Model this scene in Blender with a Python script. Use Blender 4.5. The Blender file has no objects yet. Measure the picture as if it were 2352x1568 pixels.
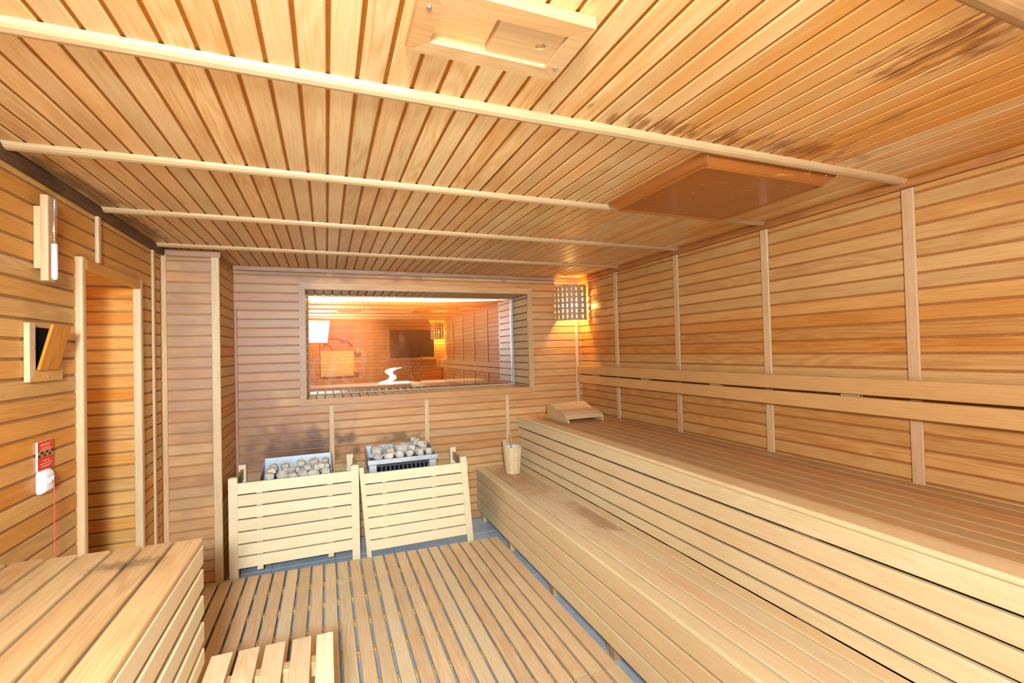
import bpy, math, random
from mathutils import Matrix, Vector
random.seed(7)
sc = bpy.context.scene
COL = sc.collection

# ------------------------------------------------------------------ camera
CAM_H, F_PX = 1.47, 1076.556
YAW, PITCH, ROLL = 0.377365, 0.0179262, -0.0250132
cam_data = bpy.data.cameras.new('camera'); cam = bpy.data.objects.new('camera', cam_data); COL.objects.link(cam)
fwd = Vector((math.sin(YAW)*math.cos(PITCH), math.cos(YAW)*math.cos(PITCH), math.sin(PITCH)))
rgt0 = Vector((math.cos(YAW), -math.sin(YAW), 0)); up0 = rgt0.cross(fwd)
rgt = rgt0*math.cos(ROLL) + up0*math.sin(ROLL); upv = -rgt0*math.sin(ROLL) + up0*math.cos(ROLL)
M = Matrix((rgt, upv, -fwd)).transposed().to_4x4(); M.translation = (0, 0, CAM_H)
cam.matrix_world = M
cam_data.sensor_width = 36.0; cam_data.sensor_fit = 'HORIZONTAL'; cam_data.lens = 36.0*F_PX/2352.0
cam_data.clip_start = 0.02
sc.camera = cam
sc.cycles.max_bounces = 7; sc.cycles.diffuse_bounces = 3; sc.cycles.glossy_bounces = 3; sc.cycles.transparent_max_bounces = 6
sc.cycles.adaptive_threshold = 0.05
sc.cycles.caustics_reflective = False

# ------------------------------------------------------------------ world, lights, exposure
sc.view_settings.view_transform = 'Standard'; sc.view_settings.look = 'None'
sc.view_settings.gamma = 1.0; sc.view_settings.use_curve_mapping = False
sc.view_settings.exposure = 0.14
world = bpy.data.worlds.new('world'); sc.world = world; world.use_nodes = True
world.node_tree.nodes['Background'].inputs[0].default_value = (0.9, 0.95, 1.0, 1)
world.node_tree.nodes['Background'].inputs[1].default_value = 0.3

def area_light(name, loc, target, size, size_y, power, color):
    d = bpy.data.lights.new(name, 'AREA'); d.shape = 'RECTANGLE'; d.size = size; d.size_y = size_y
    d.energy = power; d.color = color
    o = bpy.data.objects.new(name, d); COL.objects.link(o); o.location = loc
    o.rotation_euler = (Vector(target)-Vector(loc)).to_track_quat('-Z', 'Y').to_euler()
    return o
# photographer's light stand behind the camera: one soft head forward, one bounced off the ceiling
FLASH = (0.74, 0.93, 1.0)
area_light('softbox_light', (-0.16, -0.72, 1.90), (1.0, 2.6, 0.6), 0.42, 0.42, 105, FLASH)
def spot_light(name, loc, target, power, angle, color, radius=0.12):
    d = bpy.data.lights.new(name, 'SPOT'); d.energy = power; d.spot_size = math.radians(angle); d.spot_blend = 1.0; d.color = color; d.shadow_soft_size = radius
    o = bpy.data.objects.new(name, d); COL.objects.link(o); o.location = loc
    o.rotation_euler = (Vector(target)-Vector(loc)).to_track_quat('-Z', 'Y').to_euler()
spot_light('far_fill_light', (-0.16, -0.85, 1.86), (0.22, 3.7, 0.72), 560, 62, FLASH)  # added narrow beam that brightens the heaters and far end
spot_light('ceiling_bounce_light', (0.10, -0.55, 0.66), (0.15, 0.45, 2.15), 190, 140, FLASH)

# ------------------------------------------------------------------ materials
def lin(r, g, b):
    f = lambda c: (c/255/12.92) if c/255 <= 0.04045 else ((c/255+0.055)/1.055)**2.4
    return (f(r), f(g), f(b), 1.0)

class NT:
    def __init__(self, name):
        self.m = bpy.data.materials.new(name); self.m.use_nodes = True
        self.t = self.m.node_tree; self.n = self.t.nodes
        self.b = self.n['Principled BSDF']; self.out = self.n['Material Output']
    def add(self, kind, **kw):
        nd = self.n.new(kind)
        for k, v in kw.items():
            if k.startswith('i_'):
                key = k[2:]; key = int(key) if key.isdigit() else key
                if isinstance(v, bpy.types.NodeSocket): self.t.links.new(v, nd.inputs[key])
                else: nd.inputs[key].default_value = v
            else: setattr(nd, k, v)
        return nd
    def link(self, a, b): self.t.links.new(a, b)
    def math(self, op, a, b=None, c=None, clamp=False):
        nd = self.n.new('ShaderNodeMath'); nd.operation = op; nd.use_clamp = clamp
        for i, v in enumerate((a, b, c)):
            if v is None: continue
            if isinstance(v, bpy.types.NodeSocket): self.t.links.new(v, nd.inputs[i])
            else: nd.inputs[i].default_value = v
        return nd.outputs[0]
    def vmath(self, op, a, b=None):
        nd = self.n.new('ShaderNodeVectorMath'); nd.operation = op
        for i, v in enumerate((a, b)):
            if v is None: continue
            if isinstance(v, bpy.types.NodeSocket): self.t.links.new(v, nd.inputs[i])
            else: nd.inputs[i].default_value = v
        return nd.outputs['Value'] if op in ('LENGTH', 'DISTANCE', 'DOT_PRODUCT') else nd.outputs[0]
    def mix(self, fac, a, b, blend='MIX'):
        nd = self.n.new('ShaderNodeMix'); nd.data_type = 'RGBA'; nd.blend_type = blend
        for i, v in ((0, fac), (6, a), (7, b)):
            if isinstance(v, bpy.types.NodeSocket): self.t.links.new(v, nd.inputs[i])
            else: nd.inputs[i].default_value = v
        return nd.outputs[2]
    def ramp(self, v, lo, hi, smooth=True):
        nd = self.n.new('ShaderNodeMapRange'); nd.interpolation_type = 'SMOOTHSTEP' if smooth else 'LINEAR'
        self.t.links.new(v, nd.inputs[0]); nd.inputs[1].default_value = lo; nd.inputs[2].default_value = hi
        return nd.outputs[0]
    def noise(self, vec, scale, detail=3.0, rough=0.5, dist=0.0):
        nd = self.add('ShaderNodeTexNoise', i_Scale=scale, i_Detail=detail, i_Roughness=rough, i_Distortion=dist)
        self.t.links.new(vec, nd.inputs['Vector']); return nd.outputs[0]

ALB = 0.82      # overall reflectance of the timber
def wood(name, light, dark, rough=0.5, var=0.16, rings=0.35, blotch=0.25, stains_and_light=(), spec=0.35, bump=0.12, edge=0.8, aniso=(1, 1, 1), amp=1.6):
    k = NT(name)
    oi = k.add('ShaderNodeObjectInfo'); tc = k.add('ShaderNodeTexCoord'); geo = k.add('ShaderNodeNewGeometry')
    off = k.vmath('SCALE', (13.0, 7.0, 5.0)); off.node.inputs['Scale'].default_value = 1.0
    k.link(oi.outputs['Random'], off.node.inputs['Scale'])
    p = k.vmath('ADD', tc.outputs['Object'], off)
    g1 = k.noise(k.vmath('MULTIPLY', p, (2.2, 55, 55)), 3.0, 3, 0.6)
    low = k.noise(k.vmath('MULTIPLY', p, (1.1, 9, 9)), 1.0, 2, 0.45)
    ring = k.math('MULTIPLY_ADD', k.math('SINE', k.math('MULTIPLY', low, 75.0)), 0.5, 0.5)
    has = k.ramp(k.math('FRACT', k.math('MULTIPLY', oi.outputs['Random'], 37.3)), 0.25, 0.9)
    ringf = k.math('MULTIPLY', k.math('MULTIPLY', ring, rings), has)
    fac = k.math('ADD', k.math('MULTIPLY', k.ramp(g1, 0.35, 0.75), 0.42), ringf, clamp=True)
    col = k.mix(fac, light, dark)
    bl = k.ramp(k.noise(k.vmath('MULTIPLY', p, (3.0, 9, 9)), 1.3, 2, 0.55), 0.45, 0.8)
    col = k.mix(k.math('MULTIPLY', bl, blotch), col, dark)
    hsv = k.add('ShaderNodeHueSaturation', i_Color=col)
    r2 = k.math('FRACT', k.math('MULTIPLY', oi.outputs['Random'], 91.7))
    k.link(k.math('MULTIPLY_ADD', oi.outputs['Random'], var*2, 1.0-var), hsv.inputs['Value'])
    k.link(k.math('MULTIPLY_ADD', r2, 0.016, 0.492), hsv.inputs['Hue'])
    k.link(k.math('MULTIPLY_ADD', r2, -0.14, 1.07), hsv.inputs['Saturation'])
    col = hsv.outputs[0]
    pos = geo.outputs['Position']
    for (ctr, rad, scl, colr, amt, nscale) in stains_and_light:       # stains and soot on the wood, plus lamp and daylight tints painted in
        d = k.vmath('LENGTH', k.vmath('MULTIPLY', k.vmath('SUBTRACT', pos, ctr), scl))
        n = k.noise(k.vmath('MULTIPLY', pos, aniso), nscale, 2.5, 0.65)
        f = k.math('SUBTRACT', k.math('ADD', 1.0, k.math('MULTIPLY', k.math('SUBTRACT', n, 0.5), amp)), k.math('DIVIDE', d, rad))
        col = k.mix(k.math('MULTIPLY', k.ramp(f, 0.0, edge), amt), col, colr)
    k.link(k.mix(1.0, col, (ALB, ALB, ALB, 1), 'MULTIPLY'), k.b.inputs['Base Color'])
    k.b.inputs['Roughness'].default_value = rough
    k.b.inputs['Specular IOR Level'].default_value = spec
    if bump > 0.2:
        bp = k.add('ShaderNodeBump', i_Strength=bump, i_Distance=0.002, i_Height=g1); k.link(bp.outputs[0], k.b.inputs['Normal'])
    return k.m

def plain(name, col, rough=0.5, metal=0.0, spec=0.5, noise=0.0, nscale=30, coat=0.0):
    k = NT(name); k.b.inputs['Roughness'].default_value = rough; k.b.inputs['Metallic'].default_value = metal
    k.b.inputs['Specular IOR Level'].default_value = spec; k.b.inputs['Coat Weight'].default_value = coat
    if noise:
        tc = k.add('ShaderNodeTexCoord'); n = k.noise(tc.outputs['Object'], nscale, 5, 0.6)
        dk = tuple(c*(1-noise) for c in col[:3])+(1,); k.link(k.mix(k.ramp(n, 0.3, 0.7), col, dk), k.b.inputs['Base Color'])
    else: k.b.inputs['Base Color'].default_value = col
    return k.m

def emit(name, col, strength):
    k = NT(name); e = k.add('ShaderNodeEmission', i_Color=col, i_Strength=strength); k.link(e.outputs[0], k.out.inputs[0]); return k.m

BROWN = (0.09, 0.035, 0.012, 1)
M_CEIL = wood('ceiling_pine', lin(238, 196, 140), lin(212, 146, 74), rough=0.42, var=0.10, rings=0.45, blotch=0.4, edge=0.9, aniso=(1, 0.22, 1), amp=4.0, stains_and_light=(
    ((2.35, 0.7, 2.15), 1.5, (1.0, 0.8, 1), lin(222, 140, 50), 0.8, 2.5),  # warm glow of the corner lamp, painted into the ceiling colour
    ((1.02, 1.17, 2.15), 0.055, (0.16, 0.8, 1), lin(140, 70, 22), 0.7, 45),
    ((1.55, 1.15, 2.15), 0.060, (0.16, 0.6, 1), lin(132, 64, 18), 0.65, 42),
    ((1.36, 0.60, 2.15), 0.085, (0.7, 0.45, 1), lin(120, 58, 16), 0.7, 40),
    ((-0.88, 2.9, 2.15), 0.12, (1.4, 0.12, 1), lin(105, 70, 42), 0.7, 12),
    ((1.62, 0.85, 2.15), 0.03, (1.2, 0.10, 1), lin(140, 72, 26), 0.6, 30)))
M_WALL = wood('wall_cedar', lin(220, 160, 94), lin(184, 112, 48), rough=0.45, var=0.10, rings=0.4, blotch=0.45)
M_WALL_L = wood('wall_left_pine', lin(226, 162, 84), lin(192, 114, 40), rough=0.45, var=0.08, rings=0.35, blotch=0.4)
M_WALL_B = wood('wall_back_cedar', lin(216, 162, 110), lin(176, 116, 68), rough=0.45, var=0.09, rings=0.3, blotch=0.4, stains_and_light=(
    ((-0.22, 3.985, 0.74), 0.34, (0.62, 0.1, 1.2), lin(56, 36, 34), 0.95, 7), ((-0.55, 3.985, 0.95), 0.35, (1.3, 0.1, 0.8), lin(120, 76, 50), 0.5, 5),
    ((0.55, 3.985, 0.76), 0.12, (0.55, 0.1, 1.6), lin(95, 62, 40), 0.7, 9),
    ((-0.45, 3.985, 1.55), 0.75, (0.9, 0.1, 0.5), lin(168, 120, 98), 0.65, 4),  # pinkish cast of bluish daylight, put into the board colour
    ((0.1, 3.985, 2.12), 0.09, (0.1, 0.1, 1), lin(110, 72, 54), 0.6, 5)))
M_GROOVE = wood('groove_wood', lin(184, 122, 66), lin(140, 86, 40), rough=0.6, var=0.05)
M_GROOVE_C = wood('ceiling_groove_wood', lin(172, 106, 42), lin(122, 72, 28), rough=0.6, var=0.05)
M_STRIP = wood('ceiling_strip_pine', lin(206, 162, 116), lin(176, 124, 76), rough=0.5, var=0.04, rings=0.15, blotch=0.25)
M_HATCH = wood('hatch_pine', lin(216, 172, 120), lin(188, 138, 84), rough=0.5, var=0.03, rings=0.25, blotch=0.2)
M_BATTEN = wood('batten_pine', lin(224, 184, 142), lin(196, 146, 98), rough=0.5, var=0.05, rings=0.15, blotch=0.25)
M_BENCH = wood('bench_aspen', lin(244, 216, 172), lin(226, 182, 126), rough=0.5, var=0.06, rings=0.2, blotch=0.3)
M_SEAT = wood('seat_dimmed_aspen', lin(206, 162, 114), lin(168, 118, 72), rough=0.55, var=0.07, rings=0.15, blotch=0.4)  # upper seat colour darkened to imitate light grazing it
M_SEATLOW = wood('low_seat_aspen', lin(248, 218, 176), lin(224, 178, 130), rough=0.52, var=0.05, rings=0.15, blotch=0.3, stains_and_light=(
    ((1.5, 2.5, 0.447), 0.22, (2.2, 0.5, 1), lin(168, 112, 66), 0.6, 7), ((1.4, 3.5, 0.447), 0.5, (1, 0.8, 1), lin(196, 142, 96), 0.6, 5)))
M_LBENCH = wood('left_bench_worn', lin(218, 176, 124), lin(174, 124, 74), rough=0.6, var=0.07, rings=0.3, blotch=0.4, stains_and_light=(
    ((-0.56, 1.72, 0.867), 0.045, (0.35, 0.9, 1), lin(84, 70, 60), 0.6, 75),
    ((-0.83, 1.66, 0.867), 0.03, (0.5, 1.0, 1), lin(60, 50, 44), 0.8, 60)))
M_FENCE = wood('fence_spruce', lin(248, 226, 188), lin(234, 196, 146), rough=0.5, var=0.04, rings=0.1, blotch=0.15)
M_GRATE = wood('grating_wood', lin(238, 206, 164), lin(208, 164, 116), rough=0.55, var=0.08, rings=0.3, blotch=0.35)
M_DARKTRIM = wood('mouldy_trim', lin(112, 76, 44), lin(58, 36, 20), rough=0.7, var=0.1, rings=0.2, blotch=0.7, bump=0.4)
M_TRIM = wood('top_trim_wood', lin(196, 138, 84), lin(150, 96, 54), rough=0.5, var=0.08, blotch=0.4)
M_TRIM_B = wood('top_trim_back', lin(186, 144, 114), lin(142, 102, 76), rough=0.5, var=0.08, blotch=0.4)
M_LEG = wood('leg_wood', lin(224, 184, 134), lin(150, 102, 64), rough=0.6, var=0.05, blotch=0.6, stains_and_light=())
M_BACKREST = wood('backrest_pine', lin(224, 172, 112), lin(198, 142, 82), rough=0.5, var=0.04, rings=0.15, blotch=0.3)
M_PALE = wood('pale_new_wood', lin(228, 192, 146), lin(204, 158, 108), rough=0.5, var=0.04, rings=0.25, blotch=0.15)
M_BUCKET = wood('bucket_staves', lin(242, 214, 172), lin(222, 178, 120), rough=0.5, var=0.08, rings=0.45, blotch=0.2)
M_LAMPWOOD = wood('lamp_slats', lin(196, 158, 130), lin(160, 122, 96), rough=0.55, var=0.04, rings=0.1, blotch=0.2)
M_DARK = plain('dark_void', (0.006, 0.004, 0.003, 1), 0.9, spec=0.1)  # black standing in for the dark inside gaps and openings
M_STEEL = plain('brushed_steel', lin(196, 200, 208), 0.38, 0.55, 0.5, noise=0.18, nscale=14)
M_STEEL_D = plain('dark_steel', lin(70, 74, 84), 0.5, 0.5)
M_SCREW = plain('screw_zinc', lin(190, 195, 205), 0.3, 0.9)
M_WHITE = plain('white_plastic', lin(238, 236, 234), 0.28, 0, 0.5, coat=0.2)
M_RED = plain('red_sign_print', lin(214, 48, 26), 0.4)
M_REDCORD = plain('red_cord', lin(226, 78, 66), 0.5)
M_BLACK = plain('black_print', lin(32, 30, 26), 0.5)
M_GOLD = plain('gold_print', lin(176, 142, 60), 0.45)
M_SIGNTXT = plain('faded_print', lin(226, 150, 120), 0.5)
M_SAND = plain('white_sand', lin(240, 246, 244), 0.7)
M_LINER = plain('white_bucket_liner', lin(226, 224, 220), 0.4, noise=0.15, nscale=20)
M_TILE = plain('grey_floor_tile', lin(196, 200, 212), 0.32, 0, 0.5, noise=0.2, nscale=5)
M_GROUT = plain('grout', lin(140, 142, 148), 0.8)
M_STONE = None

def stone_mat():
    k = NT('sauna_stone'); oi = k.add('ShaderNodeObjectInfo'); tc = k.add('ShaderNodeTexCoord')
    n = k.noise(tc.outputs['Object'], 60, 6, 0.7); n2 = k.noise(tc.outputs['Object'], 14, 3, 0.5)
    c = k.mix(k.ramp(n, 0.3, 0.7), lin(228, 214, 196), lin(180, 166, 150))
    c = k.mix(k.math('MULTIPLY', k.ramp(n2, 0.45, 0.75), 0.55), c, lin(196, 192, 188))
    h = k.add('ShaderNodeHueSaturation', i_Color=c); k.link(k.math('MULTIPLY_ADD', oi.outputs['Random'], 0.3, 0.85), h.inputs['Value'])
    k.link(h.outputs[0], k.b.inputs['Base Color']); k.b.inputs['Roughness'].default_value = 0.85
    bp = k.add('ShaderNodeBump', i_Strength=0.4, i_Distance=0.003, i_Height=n); k.link(bp.outputs[0], k.b.inputs['Normal'])
    return k.m
M_STONE = stone_mat()

def brown_cover_mat():
    k = NT('brown_cover_enamel'); tc = k.add('ShaderNodeTexCoord')
    v = k.vmath('MULTIPLY', tc.outputs['Object'], (3, 22, 3))
    rot = k.add('ShaderNodeMapping', i_Vector=tc.outputs['Object']); rot.inputs['Rotation'].default_value = (0, 0, 0.5); rot.inputs['Scale'].default_value = (3, 30, 3)
    s = k.ramp(k.noise(rot.outputs[0], 2.2, 4, 0.6, 1.5), 0.60, 0.74)
    k.link(k.mix(k.math('MULTIPLY', s, 0.45), lin(150, 84, 34), lin(214, 160, 96)), k.b.inputs['Base Color'])
    k.link(k.math('MULTIPLY_ADD', s, 0.3, 0.16), k.b.inputs['Roughness']); k.b.inputs['Specular IOR Level'].default_value = 0.6
    return k.m
M_COVER = brown_cover_mat()

def pane_mat(name, tint, fac, rough=0.0):
    k = NT(name); tr = k.add('ShaderNodeBsdfTransparent', i_Color=tint)
    gl = k.add('ShaderNodeBsdfGlossy', i_Color=(0.95, 0.93, 0.9, 1), i_Roughness=rough)
    mx = k.add('ShaderNodeMixShader', i_0=fac); k.link(tr.outputs[0], mx.inputs[1]); k.link(gl.outputs[0], mx.inputs[2])
    k.link(mx.outputs[0], k.out.inputs[0]); return k.m
def window_mat():
    k = NT('coated_window_glass'); geo = k.add('ShaderNodeNewGeometry'); p = geo.outputs['Position']
    tr = k.add('ShaderNodeBsdfTransparent', i_Color=(0.86, 0.82, 0.74, 1)); gl = k.add('ShaderNodeBsdfGlossy', i_Color=(0.95, 0.93, 0.9, 1), i_Roughness=0.0)
    df = k.add('ShaderNodeBsdfDiffuse', i_Color=(0.9, 0.92, 0.95, 1))
    mx = k.add('ShaderNodeMixShader', i_0=0.40); k.link(tr.outputs[0], mx.inputs[1]); k.link(gl.outputs[0], mx.inputs[2])
    # glare haze painted on as film, thicker towards the lower left of the pane
    sm = k.ramp(k.noise(k.vmath('MULTIPLY', p, (5, 1, 1.6)), 2.0, 4, 0.6, 1.2), 0.42, 0.75)
    dr = k.ramp(k.noise(p, 95, 2, 0.5), 0.70, 0.76)
    sx = k.add('ShaderNodeSeparateXYZ', i_0=p)
    near = k.math('MULTIPLY', k.ramp(k.math('MULTIPLY', sx.outputs[0], -1.0), -0.95, 0.15), k.ramp(k.math('MULTIPLY', sx.outputs[2], -1.0), -2.0, -1.25))
    f = k.math('MULTIPLY', k.math('ADD', k.math('MULTIPLY_ADD', sm, 0.16, 0.02), k.math('MULTIPLY', dr, 0.4)), near)
    m2 = k.add('ShaderNodeMixShader', i_0=f); k.link(mx.outputs[0], m2.inputs[1]); k.link(df.outputs[0], m2.inputs[2])
    k.link(m2.outputs[0], k.out.inputs[0]); return k.m
M_PANE = window_mat()
M_PANE_DARK = plain('dark_window_glass', (0.012, 0.010, 0.010, 1), 0.08, 0, 0.6)
M_TUBE = pane_mat('timer_glass', (0.93, 0.95, 0.97, 1), 0.22, 0.06)

# ------------------------------------------------------------------ mesh helpers
WM = {}
MESH = {}
def reg(o, M4, parent):
    COL.objects.link(o)
    if parent is not None:
        o.parent = parent; o.matrix_basis = WM[parent].inverted() @ M4
    else: o.matrix_basis = M4
    WM[o] = M4
    return o
def tag(o, label, cat=None, group=None, kind=None):
    o['label'] = label
    if cat: o['category'] = cat
    if group: o['group'] = group
    if kind: o['kind'] = kind
    return o
def empty(name, loc, label, cat=None, group=None, kind=None):
    o = bpy.data.objects.new(name, None); o.empty_display_size = 0.05
    reg(o, Matrix.Translation(loc), None); return tag(o, label, cat, group, kind)
def mesh_obj(name, verts, faces, mat, parent=None, M4=None, smooth=False, mesh=None):
    if mesh is None:
        mesh = bpy.data.meshes.new(name); mesh.from_pydata(verts, [], faces); mesh.materials.append(mat)
        if smooth:
            for p in mesh.polygons: p.use_smooth = True
        mesh.update()
    return reg(bpy.data.objects.new(name, mesh), M4 or Matrix.Identity(4), parent)
def recenter(verts):
    n = len(verts); c = Vector((sum(v[0] for v in verts)/n, sum(v[1] for v in verts)/n, sum(v[2] for v in verts)/n))
    return [tuple(Vector(v)-c) for v in verts], c
def free_mesh(name, verts, faces, mat, parent=None, smooth=False):
    v, c = recenter(verts); return mesh_obj(name, v, faces, mat, parent, Matrix.Translation(c), smooth)

def bar_mesh(L, w, t, c, seg, mat):
    key = (round(L, 4), round(w, 4), round(t, 4), round(c, 4), seg, mat.name)
    if key in MESH: return MESH[key]
    c = min(c, w*0.45, t*0.45); prof = []
    for sx, sy, a0 in ((1, 1, 0), (-1, 1, 90), (-1, -1, 180), (1, -1, 270)):
        for i in range(seg+1):
            a = math.radians(a0 + 90*i/seg)
            prof.append((sx*(w/2-c)+c*math.cos(a), sy*(t/2-c)+c*math.sin(a)))
    n = len(prof); vs = [(-L/2, y, z) for y, z in prof]+[(L/2, y, z) for y, z in prof]
    fs = [(i, (i+1) % n, n+(i+1) % n, n+i) for i in range(n)] + [tuple(range(n))[::-1], tuple(range(n, 2*n))]
    fs = [tuple(f) for f in fs]
    m = bpy.data.meshes.new('bar'); m.from_pydata(vs, [], fs); m.materials.append(mat); m.update()
    m.validate(); 
    MESH[key] = m; return m
AX = (Vector((1, 0, 0)), Vector((0, 1, 0)), Vector((0, 0, 1)))
def box(name, parent, x0, x1, y0, y1, z0, z1, mat, c=0.002, seg=1, along=None, flip=None):
    d = [abs(x1-x0), abs(y1-y0), abs(z1-z0)]
    order = sorted(range(3), key=lambda i: -d[i])
    if along is not None: order.remove(along); order = [along]+order
    ax, ay, az = AX[order[0]], AX[order[1]], AX[order[2]]
    if ax.cross(ay).dot(az) < 0: az = -az
    R = Matrix((ax, ay, az)).transposed().to_4x4(); R.translation = ((x0+x1)/2, (y0+y1)/2, (z0+z1)/2)
    return mesh_obj(name, None, None, mat, parent, R, mesh=bar_mesh(d[order[0]], d[order[1]], d[order[2]], c, seg, mat))
def bar(name, parent, p0, p1, w, t, mat, nrm=(0, 0, 1), c=0.002, seg=1):
    p0, p1 = Vector(p0), Vector(p1); ax = (p1-p0); L = ax.length; ax.normalize()
    az = Vector(nrm); az = (az-ax*az.dot(ax)).normalized(); ay = az.cross(ax)
    R = Matrix((ax, ay, az)).transposed().to_4x4(); R.translation = (p0+p1)/2
    return mesh_obj(name, None, None, mat, parent, R, mesh=bar_mesh(L, w, t, c, seg, mat))
def join_boxes(name, boxes, mat, parent=None):
    vs, fs = [], []
    for (x0, x1, y0, y1, z0, z1) in boxes:
        b = len(vs)
        vs += [(x, y, z) for z in (z0, z1) for y in (y0, y1) for x in (x0, x1)]
        fs += [tuple(b+i for i in f) for f in ((0, 2, 3, 1), (4, 5, 7, 6), (0, 1, 5, 4), (2, 6, 7, 3), (0, 4, 6, 2), (1, 3, 7, 5))]
    return free_mesh(name, vs, fs, mat, parent)
def tube(name, parent, pts, r, mat, n=8, smooth=True, radii=None):
    vs, fs = [], []; P = [Vector(p) for p in pts]
    for i, p in enumerate(P):
        d = (P[min(i+1, len(P)-1)]-P[max(i-1, 0)]).normalized()
        a = d.orthogonal().normalized() if i == 0 else (a-d*a.dot(d)).normalized()
        b = d.cross(a); rr = radii[i] if radii else r
        vs += [tuple(p+a*rr*math.cos(2*math.pi*j/n)+b*rr*math.sin(2*math.pi*j/n)) for j in range(n)]
    for i in range(len(P)-1):
        fs += [(i*n+j, i*n+(j+1) % n, (i+1)*n+(j+1) % n, (i+1)*n+j) for j in range(n)]
    fs += [tuple(range(n))[::-1], tuple(range((len(P)-1)*n, len(P)*n))]
    return free_mesh(name, vs, fs, mat, parent, smooth)
def lathe(name, parent, ctr, prof, mat, n=16, smooth=True, caps=True):
    vs, fs = [], []
    for r, z in prof: vs += [(r*math.cos(2*math.pi*j/n), r*math.sin(2*math.pi*j/n), z) for j in range(n)]
    for i in range(len(prof)-1):
        fs += [(i*n+j, i*n+(j+1) % n, (i+1)*n+(j+1) % n, (i+1)*n+j) for j in range(n)]
    if caps: fs += [tuple(range(n))[::-1], tuple(range((len(prof)-1)*n, len(prof)*n))]
    return mesh_obj(name, vs, fs, mat, parent, Matrix.Translation(ctr), smooth)
def prism(name, parent, poly, e0, e1, axis, mat, smooth=False):
    """extrude a 2-D polygon along an axis (0: poly is (y,z); 1: poly is (x,z); 2: poly is (x,y))"""
    def P(a, b, e): return ((e, a, b), (a, e, b), (a, b, e))[axis]
    n = len(poly); vs = [P(a, b, e0) for a, b in poly]+[P(a, b, e1) for a, b in poly]
    fs = [(i, (i+1) % n, n+(i+1) % n, n+i) for i in range(n)]+[tuple(range(n))[::-1], tuple(range(n, 2*n))]
    return free_mesh(name, vs, fs, mat, parent, smooth)

# ------------------------------------------------------------------ room shell
XL, XR, YB, YF, ZC = -0.94, 2.30, 3.985, -1.05, 2.15
PITCHB, BW, BT = 0.0672, 0.0580, 0.008      # lining boards: pitch, width, thickness
GD = 0.0055                                 # groove depth
XC, YC = -0.632, 3.467                      # boxed column in the back left corner
WX0, WX1, WZ0, WZ1 = -0.147, 1.738, 1.125, 1.982   # window opening
YP = 4.36                                   # window pane

def st(o, label): return tag(o, label, kind='structure')
def rows(z0, z1, ref=2.085):
    """board spans between z0 and z1; grooves centred on ref - k*pitch"""
    out = []; k = math.floor((ref-z1)/PITCHB)-1
    while True:
        top = ref-k*PITCHB-(PITCHB-BW)/2; bot = top-BW
        if top <= z0+0.004: break
        t, b = min(top, z1), max(bot, z0)
        if t-b > 0.008: out.append((b, t))
        k += 1
    return out

floor = st(join_boxes('floor', [(-1.6, 2.4, -1.15, 4.45, -0.05, -0.006)], M_GROUT), 'grey tiled floor under the slatted walkway')
tx = [1.265+0.41*i for i in range(-7, 4)]; ty = [3.65+0.41*i for i in range(-12, 3)]
for x in tx[:-1]:
    for y in ty[:-1]:
        x0, x1, y0, y1 = max(x+0.002, -1.55), min(x+0.408, XR), max(y+0.002, YF), min(y+0.408, YB)
        if x1-x0 > 0.03 and y1-y0 > 0.03:
            box('tile', floor, x0, x1, y0, y1, -0.012, 0.0, M_TILE, 0.0015)

ceiling = st(join_boxes('ceiling', [(-1.0, 2.4, -1.15, 4.02, ZC+GD, ZC+0.08)], M_GROOVE_C), 'low ceiling lined with honey coloured pine boards')
i = 0
gx0 = 0.015                                    # a groove centre
k0 = math.ceil((XL-gx0)/PITCHB)-1
while True:
    a = gx0+(k0+i)*PITCHB+(PITCHB-BW)/2; b = a+BW
    if a > XR-0.008: break
    a2, b2 = max(a, XL), min(b, XR)
    if b2-a2 > 0.008:
        if a2 < 0.60 < b2+0.008:           # one board has split and sags open between the two nearest strips
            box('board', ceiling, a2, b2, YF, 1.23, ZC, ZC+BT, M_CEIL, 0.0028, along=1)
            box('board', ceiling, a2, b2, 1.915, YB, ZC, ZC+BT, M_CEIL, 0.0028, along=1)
            ys = [1.2305+0.684*q/8 for q in range(9)]; cut = [0, .001, .004, .008, .011, .011, .009, .005, .001]
            V = []
            for y_, c_ in zip(ys, cut): V += [(y_, a2, ZC-c_*0.5), (y_, b2-c_, ZC-c_*0.9), (y_, b2-c_, ZC+BT-0.001), (y_, a2, ZC+BT-0.001)]
            V = [(p[1], p[0], p[2]) for p in V]
            Fc = [(q*4+e, (q+1)*4+e, (q+1)*4+(e+1) % 4, q*4+(e+1) % 4) for q in range(8) for e in range(4)]+[(0, 1, 2, 3), (35, 34, 33, 32)]
            vv, cc = recenter(V); RR = Matrix(((0, -1, 0), (1, 0, 0), (0, 0, 1))).to_4x4(); RI = RR.inverted(); RR.translation = cc
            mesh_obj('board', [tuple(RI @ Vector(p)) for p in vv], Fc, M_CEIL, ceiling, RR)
            W = [(b2-c_-0.001, y_) for y_, c_ in zip(ys, cut)]+[(b2+0.004, y_) for y_ in ys[::-1]]
            prism('split_shade', ceiling, W, ZC+0.004, ZC+GD-0.0002, 2, M_DARK)  # dark strip painted in for the shade of the open gap
        else:
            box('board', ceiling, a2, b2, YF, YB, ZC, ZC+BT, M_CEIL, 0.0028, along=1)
    i += 1

# right wall
wall_right = st(join_boxes('wall_right', [(XR+GD, XR+0.1, -1.15, 4.02, 0, ZC+0.08)], M_GROOVE), 'long board-lined wall behind the tall bench')
for b, t in rows(0.55, 2.112):
    box('board', wall_right, XR, XR+BT, YF, YB, b, t, M_WALL, 0.0022, along=1)
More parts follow.
